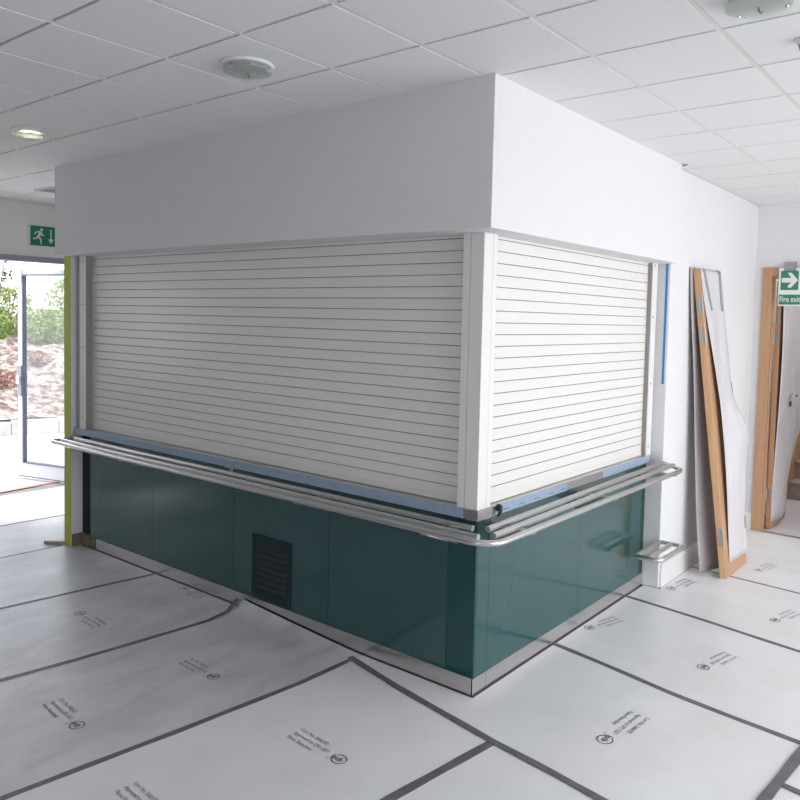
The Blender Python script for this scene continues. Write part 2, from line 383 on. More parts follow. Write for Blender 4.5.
def tape_strip(poly, wd, label, lift=None, z=TH, dens=12, wob=.0):
    pts = []
    for a, b in zip(poly, poly[1:]):
        n = max(1, int((Vector(b)-Vector(a)).length*dens))
        pts += [Vector(a).lerp(Vector(b), k/n) for k in range(n)]
    pts.append(Vector(poly[-1]))
    mb = MB(); v = []; f = []
    for k, p in enumerate(pts):
        d = (pts[min(k+1, len(pts)-1)] - pts[max(k-1, 0)]).normalized(); nn = Vector((-d.y, d.x))
        ww = wd*(.36 if poly[0][0] > -.7 else .29)*(1+.08*math.sin(k*1.7)); off = nn*wob*math.sin(k*.55)
        zz = z + (lift(p) if lift else 0)
        for s_ in (-1, 1):
            q = p+nn*ww*s_+off; v += [(q.x, q.y, zz-.0008), (q.x, q.y, zz+.0009)]
        if k:
            b = k*4; a = b-4
            f += [(a+1, a+3, b+3, b+1), (a, b, b+2, a+2), (a, a+1, b+1, b), (a+2, b+2, b+3, a+3)]
    n = len(pts)*4; f += [(0, 2, 3, 1), (n-4, n-3, n-1, n-2)]
    o = mb.add(v, f).build('floor_tape', 'tape')
    return tag(o, label, 'tape', 'grey tape strips on the floor seams')
tape_strip(T0, .03, 'faint tape line on the floor between the exit door and the green pier')
tape_strip(TA[:], .012, 'thin floor tape running up to the base of the green pier')
tape_strip(T1, .036, 'floor tape ending at the plinth near the left end of the counter')
def lift2(p):
    d = max(0, (p.y+.16)/.155); return .05*d*d if p.y > -.16 else 0
tape_strip(T2, .044, 'floor tape whose end is lifted on the curled sheet left of the vent grille', lift2, TH+.001)
tape_strip(T3, .046, 'long floor tape ending under the plinth right of the vent grille')
tape_strip([(-.64, -.062), (-.3, -.138), (.251, -.232), (.504, -.262), (1.09, -.352), (2.6, -.5)], .043, 'floor tape crossing in front of the counter corner', None, TH+.0022)
tape_strip(T5, .05, 'short wide floor tape at the bottom centre, meeting the tape before the corner')
tape_strip(T6, .040, 'floor tape running right from the middle of the right teal panels', wob=.004)
tape_strip(T7, .036, 'floor tape running right from the plinth just before the white pier', wob=.003)
tape_strip(T8, .020, 'thin floor tape passing under the foot of the leaning door')
tape_strip(T9, .052, 'wide floor tape running away in the bottom right corner of the floor', None, TH+.0044)
tape_strip(T10, .034, 'short floor tape crossing the wide one at the bottom right corner', None, TH+.0030)

# printed notices : three lines and a ring mark
def notice(parent, p_start, p_end, sc=1.):
    """p_start = first letters, p_end = far side of the ring, both on the floor"""
    a = Vector(p_start); b = Vector(p_end); L = (b-a).length; d = (b-a).normalized(); n = Vector((-d.y, d.x)); k = L/.285
    def fn(u, v): q = a + d*u*k + n*v*k; return (q.x, q.y, TH+.0006)
    mb = MB()
    for t, x, y in (('Cert No. 566b/02', .0, .034), ('Approved to LPS 1207', .0, 0.), ('Flame Retardant', .0, -.034)):
        text_mesh(t, .0262, None, mb, lambda u, v, x=x, y=y: fn(x+u*.80, y-.009+v), None, bold=.0)
    R = .030; cx = .285-R; cy = -.004; N = 30
    v = []; f = []
    for i in range(N+1):
        t = math.radians(-150 + 300*i/N)
        th = .0028+.0025*abs(math.sin(t))
        for rr in (R, R-th): v.append(fn(cx+rr*math.cos(t), cy+rr*math.sin(t)))
        if i: f.append((2*i-2, 2*i, 2*i+1, 2*i-1))
    mb.add(v, f)
    text_mesh('lpcb', .032, None, mb, lambda u, v: fn(cx-.036+u*.95, cy-.010+v*1.1), None, bold=.0008)
    text_mesh('c', .022, None, mb, lambda u, v: fn(cx-.046+u, cy-.028+v), None)
    o = mb.build('printed_notice', 'ink', parent); return o
notice(sh['a4'], (-.355, -.672), (-.075, -.690))
notice(sh['a3'], (-1.262, -1.155), (-.985, -1.18))
notice(sh['a3'], (-1.180, -.583), (-.925, -.595))
notice(sh['a2'], (-1.765, -.060), (-1.995, -.040))
notice(sh['a2'], (-1.816, -.636), (-2.075, -.617))
notice(sh['b1'], (.595, .330), (.565, .030))
notice(sh['b2'], (.705, 1.175), (.645, .915))
notice(sh['b2'], (.112, 1.232), (.045, .985))
notice(sh['b3'], (.815, 1.995), (.755, 1.760))
notice(sh['b3'], (.195, 2.130), (.155, 1.865))
notice(sh['b4'], (.50, 2.83), (.46, 2.60))
notice(sh['a4'], (-.53, -1.27), (-.26, -1.29))

# ------------------------------------------------------------------ servery counter
LX = -3.188
ct = thing('servery_counter', (0, 0, 0), 'L shaped serving counter of gloss teal panels on a steel plinth', 'counter')
core = MB(); core.box((LX+.002, .012, .0), (-.012, .5, .755)); core.box((-.5, .012, .0), (-.012, PY-.003, .755)); core.build('carcass', 'gap', ct)
zt, zp = .765, .0785
lx = [LX+.003, -3.068, -2.339, -1.572, -.850, -.142, 0.0]
for k, (a, b) in enumerate(zip(lx, lx[1:])):
    y0 = .018 if k == 0 else 0.
    MB().box((a+.0012, y0, zp), (b-(.0012 if k < 5 else 0), y0+.011, zt)).build('front_panel', ('teal_dark', 'teal', 'teal', 'teal', 'teal', 'teal_clean')[k], ct, bevel=.0008)
ry = [0.0115, .105, .961, 1.60, 1.768, PY-.003]
for k, (a, b) in enumerate(zip(ry, ry[1:])):
    x0 = 0. if k < 4 else -.008
    MB().box((x0, a+.0008, zp), (x0-.011, b-.0008, zt)).build('front_panel', 'teal' if k < 4 else 'teal_dark', ct, bevel=.0008)
pl = MB().box((-3.0, .004, 0.004), (-.0035, .010, zp)).build('plinth', 'plinth', ct)
MB().box((-.004, .004, 0.004), (-.010, .105, zp)).build('plinth', 'plinth', ct)
MB().box((-.004, .1065, 0.004), (-.010, PY-.003, zp)).build('plinth', 'plinth', ct)
MB().box((LX+.003, -.012, 0.004), (-3.09, .016, .085)).build('end_block', 'mdf', ct, bevel=.002)
MB().box((LX+.001, -.064, 0.004), (LX+.014, -.0125, .085)).build('end_block', 'mdf', ct, bevel=.001)
MB().box((-3.092, .006, 0.004), (-3.012, .016, .082)).build('end_block', 'mdf', ct)
# vent grille
vg = MB()
fx0, fx1, fz0, fz1 = -1.412, -1.110, .092, .425
vg.box((fx0, -.006, fz0), (fx0+.028, .0, fz1)); vg.box((fx1-.028, -.006, fz0), (fx1, .0, fz1))
vg.box((fx0+.028, -.006, fz1-.05), (fx1-.028, .0, fz1)); vg.box((fx0+.028, -.006, fz0), (fx1-.028, .0, fz0+.045))
vgr = thing('vent_grille', (-1.26, 0, .25), 'dark teal louvred vent grille low in the left counter front', 'vent')
vg.build('grille_frame', 'vent_face', vgr, bevel=.002)
box('grille_back', (fx0+.026, -.0025, fz0+.04), (fx1-.026, -.0005, fz1-.045), 'black', vgr)
n = 7; za, zb = fz0+.048, fz1-.053
for k in range(n):
    z = za+(zb-za)*(k+.5)/n; t = (zb-za)/n*.5
    MB().prism([(-.0035, z+t*.42), (-.012, z-t*.42), (-.0105, z-t*.52), (-.0025, z+t*.25)], 'x', fx0+.03, fx1-.03).build('louvre', 'vent_face', vgr)
# ragged film edge above the grille
mb = MB(); v = []; f = []
for k in range(26):
    u = k/25; x = -1.40+.29*u; z = .4255+.010*math.sin(u*9)*math.sin(u*3.1)+random.uniform(-.003, .003)
    v += [(x, -.0068, z-.003), (x, -.0068, z+.003)]
    if k: f.append((2*k-2, 2*k, 2*k+1, 2*k-1))
mb.add(v, f).build('sealant_edge', 'vent_face', vgr, solid=.001)

# countertop / sill
SZ0, SZ1 = .766, .806
sill = thing('counter_sill', (.03, -.05, SZ0), 'thin steel counter sill with blue film running under both roller shutters', 'countertop')
o6 = [(LX+.002, -.05), (.034, -.05), (.034, 1.79), (-.30, 1.79), (-.30, .30), (LX+.002, .30)]
v = [(p[0], p[1], z) for z in (SZ0, SZ1) for p in o6]
MB().add(v, [(0,1,4,5),(1,2,3,4),(6,11,10,7),(7,10,9,8)] + [(k, (k+1) % 6, 6+(k+1) % 6, 6+k) for k in range(6)]).build('worktop', 'steel_flat', sill, bevel=.0015)
FO = .0012
def film_l(a, b): MB().box((a, -.05-FO, SZ0-.001), (b, -.05, SZ1+.001)).build('protective_film', 'film', sill)
def film_r(a, b): MB().box((.034, a, SZ0-.001), (.034+FO, b, SZ1+.001)).build('protective_film', 'film', sill)
film_l(LX+.004, -1.585); film_l(-1.495, -.035); film_r(.118, .731); film_r(1.139, 1.785)
MB().box((-.022, -.0528, SZ0-.001), (.036, -.05, SZ1+.001)).box((.034, -.0525, SZ0-.001), (.0366, .075, SZ1+.001)).build('corner_cap', 'steel_flat', sill)
for k in range(5):   # printed dashes on the film
    y = .15+.13*k; box('film_print', (.034+FO, y, .777), (.034+FO+.0006, y+.05, .780), 'ink', sill)
lt = thing('shutter_latch', (-1.54, -.055, .79), 'small grey latch plate on the blue filmed sill under the left shutter', 'latch')
MB().box((-1.58, -.058, .762), (-1.50, -.0515, .806)).build('plate', 'film', lt, bevel=.001)
MB().box((-1.528, -.064, .748), (-1.508, -.058, .788)).build('hook', 'hinge', lt, bevel=.002)
cl = thing('cable_clip', (.045, .09, .79), 'small black plastic clip on the sill corner beside the white post', 'clip')
MB().lathe([(.010, 0), (.016, .003), (.016, .012), (.011, .02)], (.037, .093, .798), 16, 'x').build('clip_head', 'black', cl, smooth=True)
MB().tube([(.045, .093, .80), (.052, .097, .788), (.050, .093, .772), (.046, .085, .762)], [.011, .010, .008, .004], 10).build('clip_tail', 'black', cl, smooth=True)

# ------------------------------------------------------------------ roller shutters
ZS0, ZS1 = .808, 1.945
pitch = .0496; first = 1.918
def slat_profile():
    """(depth, z) list down the curtain; depth 0 = slat face, positive = inwards"""
    pr = []; z = ZS1
    zs = [first-k*pitch for k in range(0, 23) if first-k*pitch > ZS0+.02]
    pr.append((0, z))
    for q in zs:
        pr += [(0.0, q+.0030), (.0008, q+.0015), (.006, q+.0011), (.006, q-.0011), (.0008, q-.0015), (0.0, q-.0030)]
    pr.append((0, zs[-1]-pitch+.004)); return pr
def shutter(side):
    prof = slat_profile()
    if side == 'left':
        a, b, d0 = -3.044, -.075, .006
        P3 = lambda t, d, z: (t, d0+d, z)
        root = thing('roller_shutter', (-1.5, -.02, ZS0), 'wide closed cream roller shutter on the shaded left side of the servery', 'shutter', 'roller shutters')
    else:
        a, b, d0 = .0535, 1.733, .0
        P3 = lambda t, d, z: (d0-d, t, z)
        root = thing('roller_shutter', (.0, .9, ZS0), 'closed cream roller shutter on the bright right side of the servery', 'shutter', 'roller shutters')
    mb = MB(); v = []; f = []
    for k, (d, z) in enumerate(prof):
        v += [P3(a, d, z), P3(b, d, z)]
        if k: f.append((2*k-2, 2*k-1, 2*k+1, 2*k))
    n = len(v)
    v += [P3(a, .014, ZS1), P3(b, .014, ZS1), P3(a, .014, prof[-1][1]), P3(b, .014, prof[-1][1])]
    f += [(n, n+1, n+3, n+2), (0, 1, n+1, n), (n-2, n-1, n+3, n+2)]
    cu = mb.add(v, f).build('curtain', 'shutter', root)
    # dark joints lie in the grooves of the same curtain
    cu.data.materials.append(MT['groove'])
    for p in cu.data.polygons:
        zc = [cu.data.vertices[i].co for i in p.vertices]
        if side == 'left' and all(q.y > .0109 - 0 + .0 and q.y < .0125 for q in []): pass
    dv = .0075
    for p in cu.data.polygons:
        ds = [((cu.data.vertices[i].co + root.location).y - d0) if side == 'left' else (d0-(cu.data.vertices[i].co + root.location).x) for i in p.vertices]
        if max(ds) < .007 and max(ds) > .005: p.material_index = 1
    c0, c1 = P3(a, -.003, ZS0), P3(b, .014, prof[-1][1])
    MB().box(c0, c1).build('bottom_bar', 'shutter', root, bevel=.002)
    return root
shL = shutter('left'); shR = shutter('right')
# outer guide rails with screws
def guide(root, a0, a1, side):
    z0, z1 = SZ1, 1.95
    if side == 'left':
        gd = MB().box((a0, -.046, z0), (a1, .022, z1)).build('guide_rail', 'shutter_frame', root, bevel=.0015)
        box('guide_shade_strip', (a1-.001, -.040, z0), (a1+.002, .004, z1), 'guide_shade', root)  # thin strip added to carry the painted shade
        MB().box((a0-.030, -.030, z0), (a0, .01, z1)).build('guide_flange', 'shutter_frame', root, bevel=.001)
        for z in (1.905, 1.625, 1.345, .88):
            MB().lathe([(.005, -.0475), (.0055, -.046)], ((a0+a1)/2+.005, 0, z), 12, 'y').build('screw', 'ink', gd)
    else:
        gd = MB().box((.03, a0, z0), (-.02, a1, z1)).build('guide_rail', 'shutter_frame', root, bevel=.0015)
        box('guide_shade_strip', (.024, a0-.002, z0), (.002, a0+.001, z1), 'guide_shade', root)
        MB().box((.012, a1, z0), (-.02, a1+.03, z1)).build('guide_flange', 'shutter_frame', root, bevel=.001)
        for z in (1.92, 1.62, 1.23, .86):
            MB().lathe([(.0055, .030), (.005, .0315)], (0, (a0+a1)/2-.01, z), 12, 'x').build('screw', 'ink', gd)
guide(shL, -3.118, -3.048, 'left'); guide(shR, 1.737, 1.806, 'right')
post = thing('corner_post', (.0, -.02, SZ1), 'white metal corner post standing between the two roller shutters', 'post')
cv = [(-.034, -.047), (.030, -.047), (.030, .018), (.006, .018), (.006, -.023), (-.034, -.023)]
MB().prism(cv, 'z', SZ1, 1.95).build('corner_cover', 'shutter_frame', post, bevel=.0025)
MB().box((-.072, -.0465, SZ1), (-.0355, -.002, 1.95)).build('shutter_guide', 'shutter_frame', post, bevel=.0015)
MB().box((.0295, .0195, SZ1), (-.012, .053, 1.95)).build('shutter_guide', 'shutter_frame', post, bevel=.0015)

# ------------------------------------------------------------------ tray rail
rail = thing('tray_rail', (.1, -.1, .735), 'long three tube stainless tray rail wrapping both sides of the counter', 'rail')
ZR = .735; r = .0125
def arc(cx, cy, R, a0, a1, z, n=9):
    return [(cx+R*math.cos(math.radians(a0+(a1-a0)*k/n)), cy+R*math.sin(math.radians(a0+(a1-a0)*k/n)), z) for k in range(n+1)]
ox, oy = .212, -.222; R = .10; Re = .045
xl_, yr_ = -3.160, 1.835
end = [(p[0], p[1], ZR+.010*k/9) for k, p in enumerate(arc(ox-Re, yr_-Re, Re, 0, 90, ZR))] + [(.155, yr_-.012, .753), (.108, yr_-.03, .766), (.100, yr_-.033, .767)]
pts = [(xl_, -.055, ZR)] + arc(xl_+Re, oy+Re, Re, 180, 270, ZR) + arc(ox-R, oy+R, R, 270, 360, ZR) + end
MB().tube(pts, r, 16).build('outer_tube', 'steel', rail, smooth=True)
MB().tube([(xl_+.012, -.062, ZR+.002), (.022, -.062, ZR+.002)], r, 16).build('inner_tube', 'steel', rail, smooth=True)
MB().tube([(xl_+.012, -.155, ZR+.002), (.110, -.155, ZR+.002)], r, 16).build('inner_tube', 'steel', rail, smooth=True)
MB().tube([(.104, -.080, .752), (.110, yr_-.035, .767)], r, 16).build('inner_tube', 'steel', rail, smooth=True)
MB().tube([(.160, -.125, .746), (.164, yr_-.018, .760)], r, 16).build('inner_tube', 'steel', rail, smooth=True)
def bracket_l(x): MB().prism([(.0, ZR-.10), (.0, ZR-.014), (-.212, ZR-.013), (-.212, ZR-.022)], 'x', x-.02, x+.02).build('bracket', 'steel_flat', rail, bevel=.001)
def bracket_r(y): MB().prism([(.0, ZR-.10), (.0, ZR-.014), (.205, ZR-.013), (.205, ZR-.022)], 'y', y-.02, y+.02).build('bracket', 'steel_flat', rail, bevel=.001)
for x in (-2.95, -2.35, -.863, -.113): bracket_l(x)
bracket_r(.115); bracket_r(.93)
MB().prism([(.0, ZR-.06), (.0, ZR-.02), (.205, ZR-.014), (.205, ZR-.024)], 'y', 1.74, 1.775).build('bracket', 'steel_flat', rail)
# low rail
low = thing('low_rail', (.15, 1.65, .28), 'short low stainless shelf rail sticking out below the tray rail end', 'rail')
zl = .28; Rc = .035; x1 = .228; y0, y1 = 1.488, 1.862
pts = [(.070, y0+.004, zl-.006), (.082, y0, zl)] + arc(x1-Rc, y0+Rc, Rc, 270, 360, zl) + arc(x1-Rc, y1-Rc, Rc, 0, 90, zl) + [(XP-.0, y1, zl)]
MB().tube(pts, .0140, 14).build('outer_tube', 'steel', low, smooth=True)
MB().tube([(.088, y0+.008, zl), (.088, 1.848, zl)], .0135, 14).build('inner_tube', 'steel', low, smooth=True)
MB().tube([(.158, y0+.008, zl), (.158, y1-.008, zl)], .0135, 14).build('inner_tube', 'steel', low, smooth=True)
tag(MB().box((.064, PY-.0022, 1.227), (.077, PY-.0006, 1.935)).build('masking_tape', 'bluetape'), 'thin vertical strip of blue masking tape on the white pier edge', 'tape')
tag(MB().tube([(.150, 1.80, H-.004), (.158, 1.805, H-.012), (.166, 1.812, H-.008), (.170, 1.818, H-.004)], .004, 8).build('cable_stub', 'ink'), 'tiny dark cable stub on the ceiling above the right end of the bulkhead', 'cable')
# batten by the green pier
bt = MB(); bt.prism([(-3.272, -.10), (-3.274, -.062), (-3.335, -.118), (-3.362, -.126), (-3.382, -.158), (-3.345, -.152)], 'z', TH-.0005, .022)
tag(bt.build('timber_batten', 'batten', bevel=.001), 'short loose timber batten lying on the floor at the foot of the green pier', 'timber')

# ------------------------------------------------------------------ leaning door, wrapped
ld = thing('leaning_door', (.33, 2.5, TH), 'beech door leaf wrapped in white film leaning on the white wall', 'door leaf')
B0 = (.321, 2.287); B1 = (.356, 2.302)       # foot corners (back / front) on the near edge
Wd = .452
def lp(s, t, d):
    """s across 0..1, t up 0..1, d depth 0 back .. 1 front (may exceed)"""
    bx = .321+d*.034; by = 2.287+d*.012+s*Wd; tx = .104+d*.034; ty = 2.196+d*.006+s*(Wd-.045)
    return Vector((bx+(tx-bx)*t, by+(ty-by)*t, TH+.0005+(1.916+.012*d-0)*t+.006*(1-t)*0))
leaf = MB().hexa([lp(0,0,0), lp(0,0,1), lp(1,0,1), lp(1,0,0), lp(0,1,0), lp(0,1,1), lp(1,1,1), lp(1,1,0)]).build('leaf', 'wood', ld, bevel=.001)
# lipping on the near edge
MB().hexa([lp(-.004,0,0), lp(-.004,0,1), lp(.0,0,1), lp(.0,0,0), lp(-.004,1,0), lp(-.004,1,1), lp(.0,1,1), lp(.0,1,0)]).build('edge_lipping', 'wood_edge', ld)
for t in (.885, .785, .135):
    hg = MB().hexa([lp(-.012, t-.028, .25), lp(-.012, t-.028, .95), lp(-.004, t-.028, .95), lp(-.004, t-.028, .25), lp(-.012, t+.028, .25), lp(-.012, t+.028, .95), lp(-.004, t+.028, .95), lp(-.004, t+.028, .25)])
    h = hg.build('hinge', 'hinge', ld)
    mb = MB(); mb.tube([lp(-.015, t-.028, 1.05), lp(-.015, t+.028, 1.05)], .006, 10); mb.build('knuckle', 'hinge', h, smooth=True)
def film_front(u, v):      # u across 0..1, v from top 0 to bottom 1
    t = 1.0-v*(.957+.003*u)
    left = .85*math.sin(PI*min(1, max(0, (v-.10)/.90)))**1.2
    right = .25*v + 2.0*math.exp(-((v-.57)/.085)**2) + .9*math.exp(-((v-.72)/.12)**2)
    e = u*u*(3-2*u)
    bulge = left*(1-e) + right*e + .35*math.sin(u*6+v*7)*math.sin(PI*v)*(u*(1-u)*3)
    s_ = (.03+.15*min(1, v*2.2))*(1-u) + u*1.0
    return lp(s_, t, 1.08+bulge)
MB().grid(film_front, 18, 50).build('film_front', 'plastic', ld, smooth='all', solid=.002)
def film_back(u, v):
    p0 = Vector((.1, 2.172, 1.936)); 
    x = .1+.022*min(1, v*3)+.085*v**2.2; y = 2.150+.135*v+.035*math.sin(v*5)*v; z = 1.936-1.915*v
    q0 = Vector((x, y, z)); back = lp(.55, 1-v*.985, -.12); back.z = z
    q = q0.lerp(back, u); q.x = max(.099, q.x - .012*math.sin(PI*u)*v); q.x = min(q.x, lp(0, 1-v*.99, -.06).x) if u > .25 else q.x
    return q
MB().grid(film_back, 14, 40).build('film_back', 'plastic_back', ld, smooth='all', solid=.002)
def tapepiece(s0, s1, t0, t1, d, ds=0.):
    def fn(u, v):
        p = film_front((s0+(s1-s0)*u + ds*v), (1-t1)+(t1-t0)*v); n = (lp(0, .5, 1)-lp(0, .5, 0)).normalized(); return p+n*d
    MB().grid(fn, 3, 10).build('duct_tape', 'tape_light', ld, smooth='all', solid=.002)
tapepiece(.10, .20, .86, 1.0, .003, .16); tapepiece(.88, 1.0, .86, 1.0, .003, -.05)
MB().grid(lambda u, v: lp(.82-.0+u*.2, 1.002, -.2+1.3*v) + Vector((0, 0, .002)), 3, 3).build('duct_tape', 'tape_light', ld, solid=.002)
tapepiece(.93, 1.0, .085, .13, .003); tapepiece(.96, 1.0, .57, .61, .003)

# ------------------------------------------------------------------ timber doorway, open leaf, stairs
def frame_struct():
    mb = MB()
    a = .145
    mb.box((a, YB-.016, 0), (.212, YB, 2.028)); mb.box((.212, YB-.016, 1.962), (.90, YB, 2.028)); mb.box((.79, YB-.016, 0), (.857, YB, 1.962))
    mb.box((OX0, YB, 0), (.214, YB+.10, OZ)); mb.box((.776, YB, 0), (OX1, YB+.10, OZ)); mb.box((.214, YB, 1.948), (.776, YB+.10, OZ))
    mb.box((.214, YB+.012, 0), (.224, YB+.052, 1.948))
    return mb.build('door_2', 'wood', bevel=.0015)
d2 = struct(frame_struct())
od = thing('open_door', (.25, 3.77, TH), 'beech door leaf with loose white film standing open in the timber doorway', 'door leaf')
ox0 = .222; oy0, oy1 = YB+.104, 4.235
MB().box((ox0, oy0, .012), (ox0+.034, oy1, 1.93)).build('leaf', 'wood', od, bevel=.001)
for z in (1.66, 1.49, .27):
    h = MB().box((.215, oy0-.006, z-.05), (.248, oy0-.0005, z+.05)).build('hinge', 'hinge', od)
    MB().tube([(.2165, oy0-.010, z-.05), (.2165, oy0-.010, z+.05)], .007, 10).build('knuckle', 'hinge', h, smooth=True)
def of(u, v):
    z = 1.92-1.86*v; fl = .26*max(0, math.sin(PI*min(1, (1-v)*1.02)))**.7 if v > .02 else 0
    y = oy0+.004+u*(oy1-oy0-.006+fl*(1 if v < .8 else .9)*(.9 if v < .62 else max(.05, 1-(v-.62)*3.2)))
    x = ox0+.037+.010+.012*math.sin(u*6+v*5)+.02*math.sin(PI*u)*math.sin(PI*v)
    return (x, y, z)
MB().grid(of, 14, 40).build('film', 'plastic', od, smooth='all', solid=.0015)
lv = MB().lathe([(.022, 0), (.022, .008), (.010, .01), (.010, .04)], (ox0+.066, 4.10, 1.035), 16, 'x').build('handle_rose', 'chrome', od, smooth=True)
MB().tube([(ox0+.10, 4.112, 1.035), (ox0+.108, 4.10, 1.035), (ox0+.108, 3.99, 1.033)], .010, 10).build('handle', 'chrome', lv, smooth=True)
box('keyhole', (ox0+.066, 4.075, .945), (ox0+.070, 4.11, .985), 'black', od)
# hall behind
struct(box('wall_hall_left', (.0, YB+.1, 0), (.10, 7.2, 3.2), 'wall'))
struct(box('wall_hall_right', (1.6, YB+.1, 0), (1.7, 7.2, 3.2), 'wall'))
struct(box('wall_hall_back', (.0, 6.8, 0), (1.7, 6.9, 3.2), 'wall'))
struct(box('wall_hall_ceiling', (.0, YB+.1, 2.9), (1.7, 6.9, 3.0), 'wall')).name = 'ceiling_hall'
tag(box('floor_protection_sheet', (.105, YB+.06, -.004), (1.55, 5.02, TH-.001), 'hallfloor'), 'pinkish white floor sheet beyond the timber doorway, up to the stairs', 'floor sheet', GS)
st = thing('staircase', (.6, 5.4, 0), 'beige carpeted staircase rising beyond the open timber doorway', 'staircase')
for k in range(8):
    MB().box((.112, 5.03+.20*k, 0), (1.1, 5.03+.20*(k+1)+.012, .165*(k+1)-.02)).build('riser', 'tread', st)
    MB().box((.112, 5.015+.20*k, .165*(k+1)-.02), (1.1, 5.03+.20*(k+1)+.012, .165*(k+1))).build('tread', 'tread', st, bevel=.006)
MB().prism([(5.0, 0), (5.0, .30), (6.70, 1.70), (6.70, 1.3), (5.3, 0)], 'x', .1005, .1115).build('string', 'wood', st)
lamp('hall_light', 'AREA', (.9, 5.0, 2.85), (0, 0, 0), 18, (1, .94, .95), shape='DISK', size=.5)

# ------------------------------------------------------------------ signs
fs = thing('fire_exit_sign', (.345, 3.60, 1.74), 'white and green Fire exit sign with right arrow taped to the doorway head', 'sign')
sy = 3.612
MB().box((.266, sy, 1.737), (.424, sy+.004, 2.021)).build('sign_plate', 'sign_white', fs, bevel=.001)
def rr(x0, z0, x1, z1, rad, n=4):
    out = []
    for cx, cz, a in ((x1-rad, z0+rad, -90), (x1-rad, z1-rad, 0), (x0+rad, z1-rad, 90), (x0+rad, z0+rad, 180)):
        for k in range(n+1):
            t = math.radians(a+90*k/n); out.append((cx+rad*math.cos(t), cz+rad*math.sin(t)))
    return out
MB().prism(rr(.281, 1.856, .402, 1.999, .006), 'y', sy-.0012, sy).build('arrow_panel', 'sign_green2', fs)
ar = [(.288, 1.912), (.352, 1.912), (.326, 1.878), (.350, 1.872), (.399, 1.928), (.352, 1.984), (.326, 1.984), (.354, 1.946), (.288, 1.946)]
MB().prism(ar, 'y', sy-.0020, sy-.0012).build('arrow', 'sign_white', fs)
MB().prism(rr(.272, 1.748, .419, 1.822, .004), 'y', sy-.0012, sy).build('text_panel', 'sign_green2', fs)
text_mesh('Fire exit', .058, 'sign_white', 'lettering', lambda u, v: (.276+u*.74, sy-.0020, 1.768+v), fs, bold=.0006)
MB().box((.300, sy-.0022, 1.998), (.385, sy+.05, 2.001)).box((.300, sy-.0022, 1.998), (.385, sy, 2.066)).build('duct_tape', 'tape_light', fs)
es = thing('exit_sign', (XW+.02, .59, 2.13), 'green running man exit sign with down arrow high above the glazed exit', 'sign')
ex = XW+.035
MB().box((XW+.001, .452, 2.124), (ex, .745, 2.298)).build('sign_box', 'sign_white', es, bevel=.003)
box('sign_face', (ex, .457, 2.128), (ex+.001, .740, 2.294), 'sign_green', es)
def pict(polys, name, mb=None):
    mb = MB()
    for p in polys: mb.prism(p, 'x', ex+.001, ex+.002)
    mb.build(name, 'sign_white', es)
def limb(a, b, wa, wb):
    a = Vector(a); b = Vector(b); d = (b-a).normalized(); n = Vector((-d.y, d.x))
    return [tuple(a+n*wa), tuple(a-n*wa), tuple(b-n*wb), tuple(b+n*wb)]
cx, cz = .530, 2.212
man = [[(cx+.022+.011*math.cos(2*PI*k/14), cz+.052+.013*math.sin(2*PI*k/14)) for k in range(14)]]
man += [limb((cx+.014, cz+.036), (cx-.008, cz-.012), .013, .010), limb((cx+.012, cz+.036), (cx-.026, cz+.030), .006, .005), limb((cx-.026, cz+.030), (cx-.036, cz+.008), .005, .004),
        limb((cx+.016, cz+.030), (cx+.026, cz+.002), .006, .005), limb((cx+.026, cz+.002), (cx+.043, cz+.008), .005, .004),
        limb((cx-.008, cz-.008), (cx-.030, cz-.028), .008, .006), limb((cx-.030, cz-.028), (cx-.052, cz-.028), .006, .005),
        limb((cx-.004, cz-.010), (cx+.018, cz-.034), .008, .006), limb((cx+.018, cz-.034), (cx+.016, cz-.068), .006, .005)]
pict(man, 'running_figure')
cx = .632
pict([[(cx-.005, 2.272), (cx-.005, 2.189), (cx-.024, 2.189), (cx, 2.149), (cx+.024, 2.189), (cx+.005, 2.189), (cx+.005, 2.272)]], 'arrow')

# ------------------------------------------------------------------ ceiling fittings
GL = 'glass disc downlights'
def downlight(x, y, label, lit=False):
    d = thing('downlight', (x, y, H), label, 'ceiling light', GL)
    R = .088
    MB().lathe([(R-.012, -.001), (R+.006, -.001), (R+.008, -.004), (R+.004, -.010), (R-.008, -.012), (R-.012, -.006)], (x, y, H), 48).build('rim', 'white_metal', d, smooth=True)
    v = MB(); v.lathe([(R-.010, -.0125), (R-.016, -.0115), (R-.03, -.0060), (.01, -.005)], (x, y, H), 48); v.build('reflector', 'white_metal', d, smooth=True)
    if lit:
        MB().lathe([(.040, -.0135), (.046, -.0165), (.030, -.0220), (.006, -.0235)], (x, y, H), 28).build('lamp', 'lampglow', d, smooth=True)
    else:
        MB().tube([(x-.05, y-.02, H-.016), (x+.05, y-.02, H-.018)], .008, 12).build('lamp', 'white_metal', d, smooth=True)
        MB().tube([(x-.05, y+.02, H-.016), (x+.05, y+.02, H-.018)], .008, 12).build('lamp', 'white_metal', d, smooth=True)
    MB().lathe([(R-.004, -.031), (R, -.0295), (R, -.0265), (R-.004, -.025)], (x, y, H), 48).build('glass_disc', 'disc', d, smooth=True)
    for k in range(3):
        a = 2*PI*k/3+.5; px, py = x+(R-.014)*math.cos(a), y+(R-.014)*math.sin(a)
        MB().lathe([(.004, -.034), (.0055, -.031), (.0035, -.025), (.0035, -.010)], (px, py, H), 10).build('pin', 'chrome', d, smooth=True)
    if not lit:
        MB().tube([(x, y, H-.031), (x+.002, y, H-.043), (x+.008, y, H-.049), (x+.012, y, H-.044)], .0028, 8).build('hook', 'hinge', d, smooth=True)
    return d
downlight(-.552, -.772, 'unlit round glass disc downlight in the ceiling above the left shutter')
downlight(-2.318, -.735, 'round downlight with a warm lit lamp near the left edge', True)
downlight(1.100, -.328, 'round glass disc downlight cut off by the top edge above the right side')
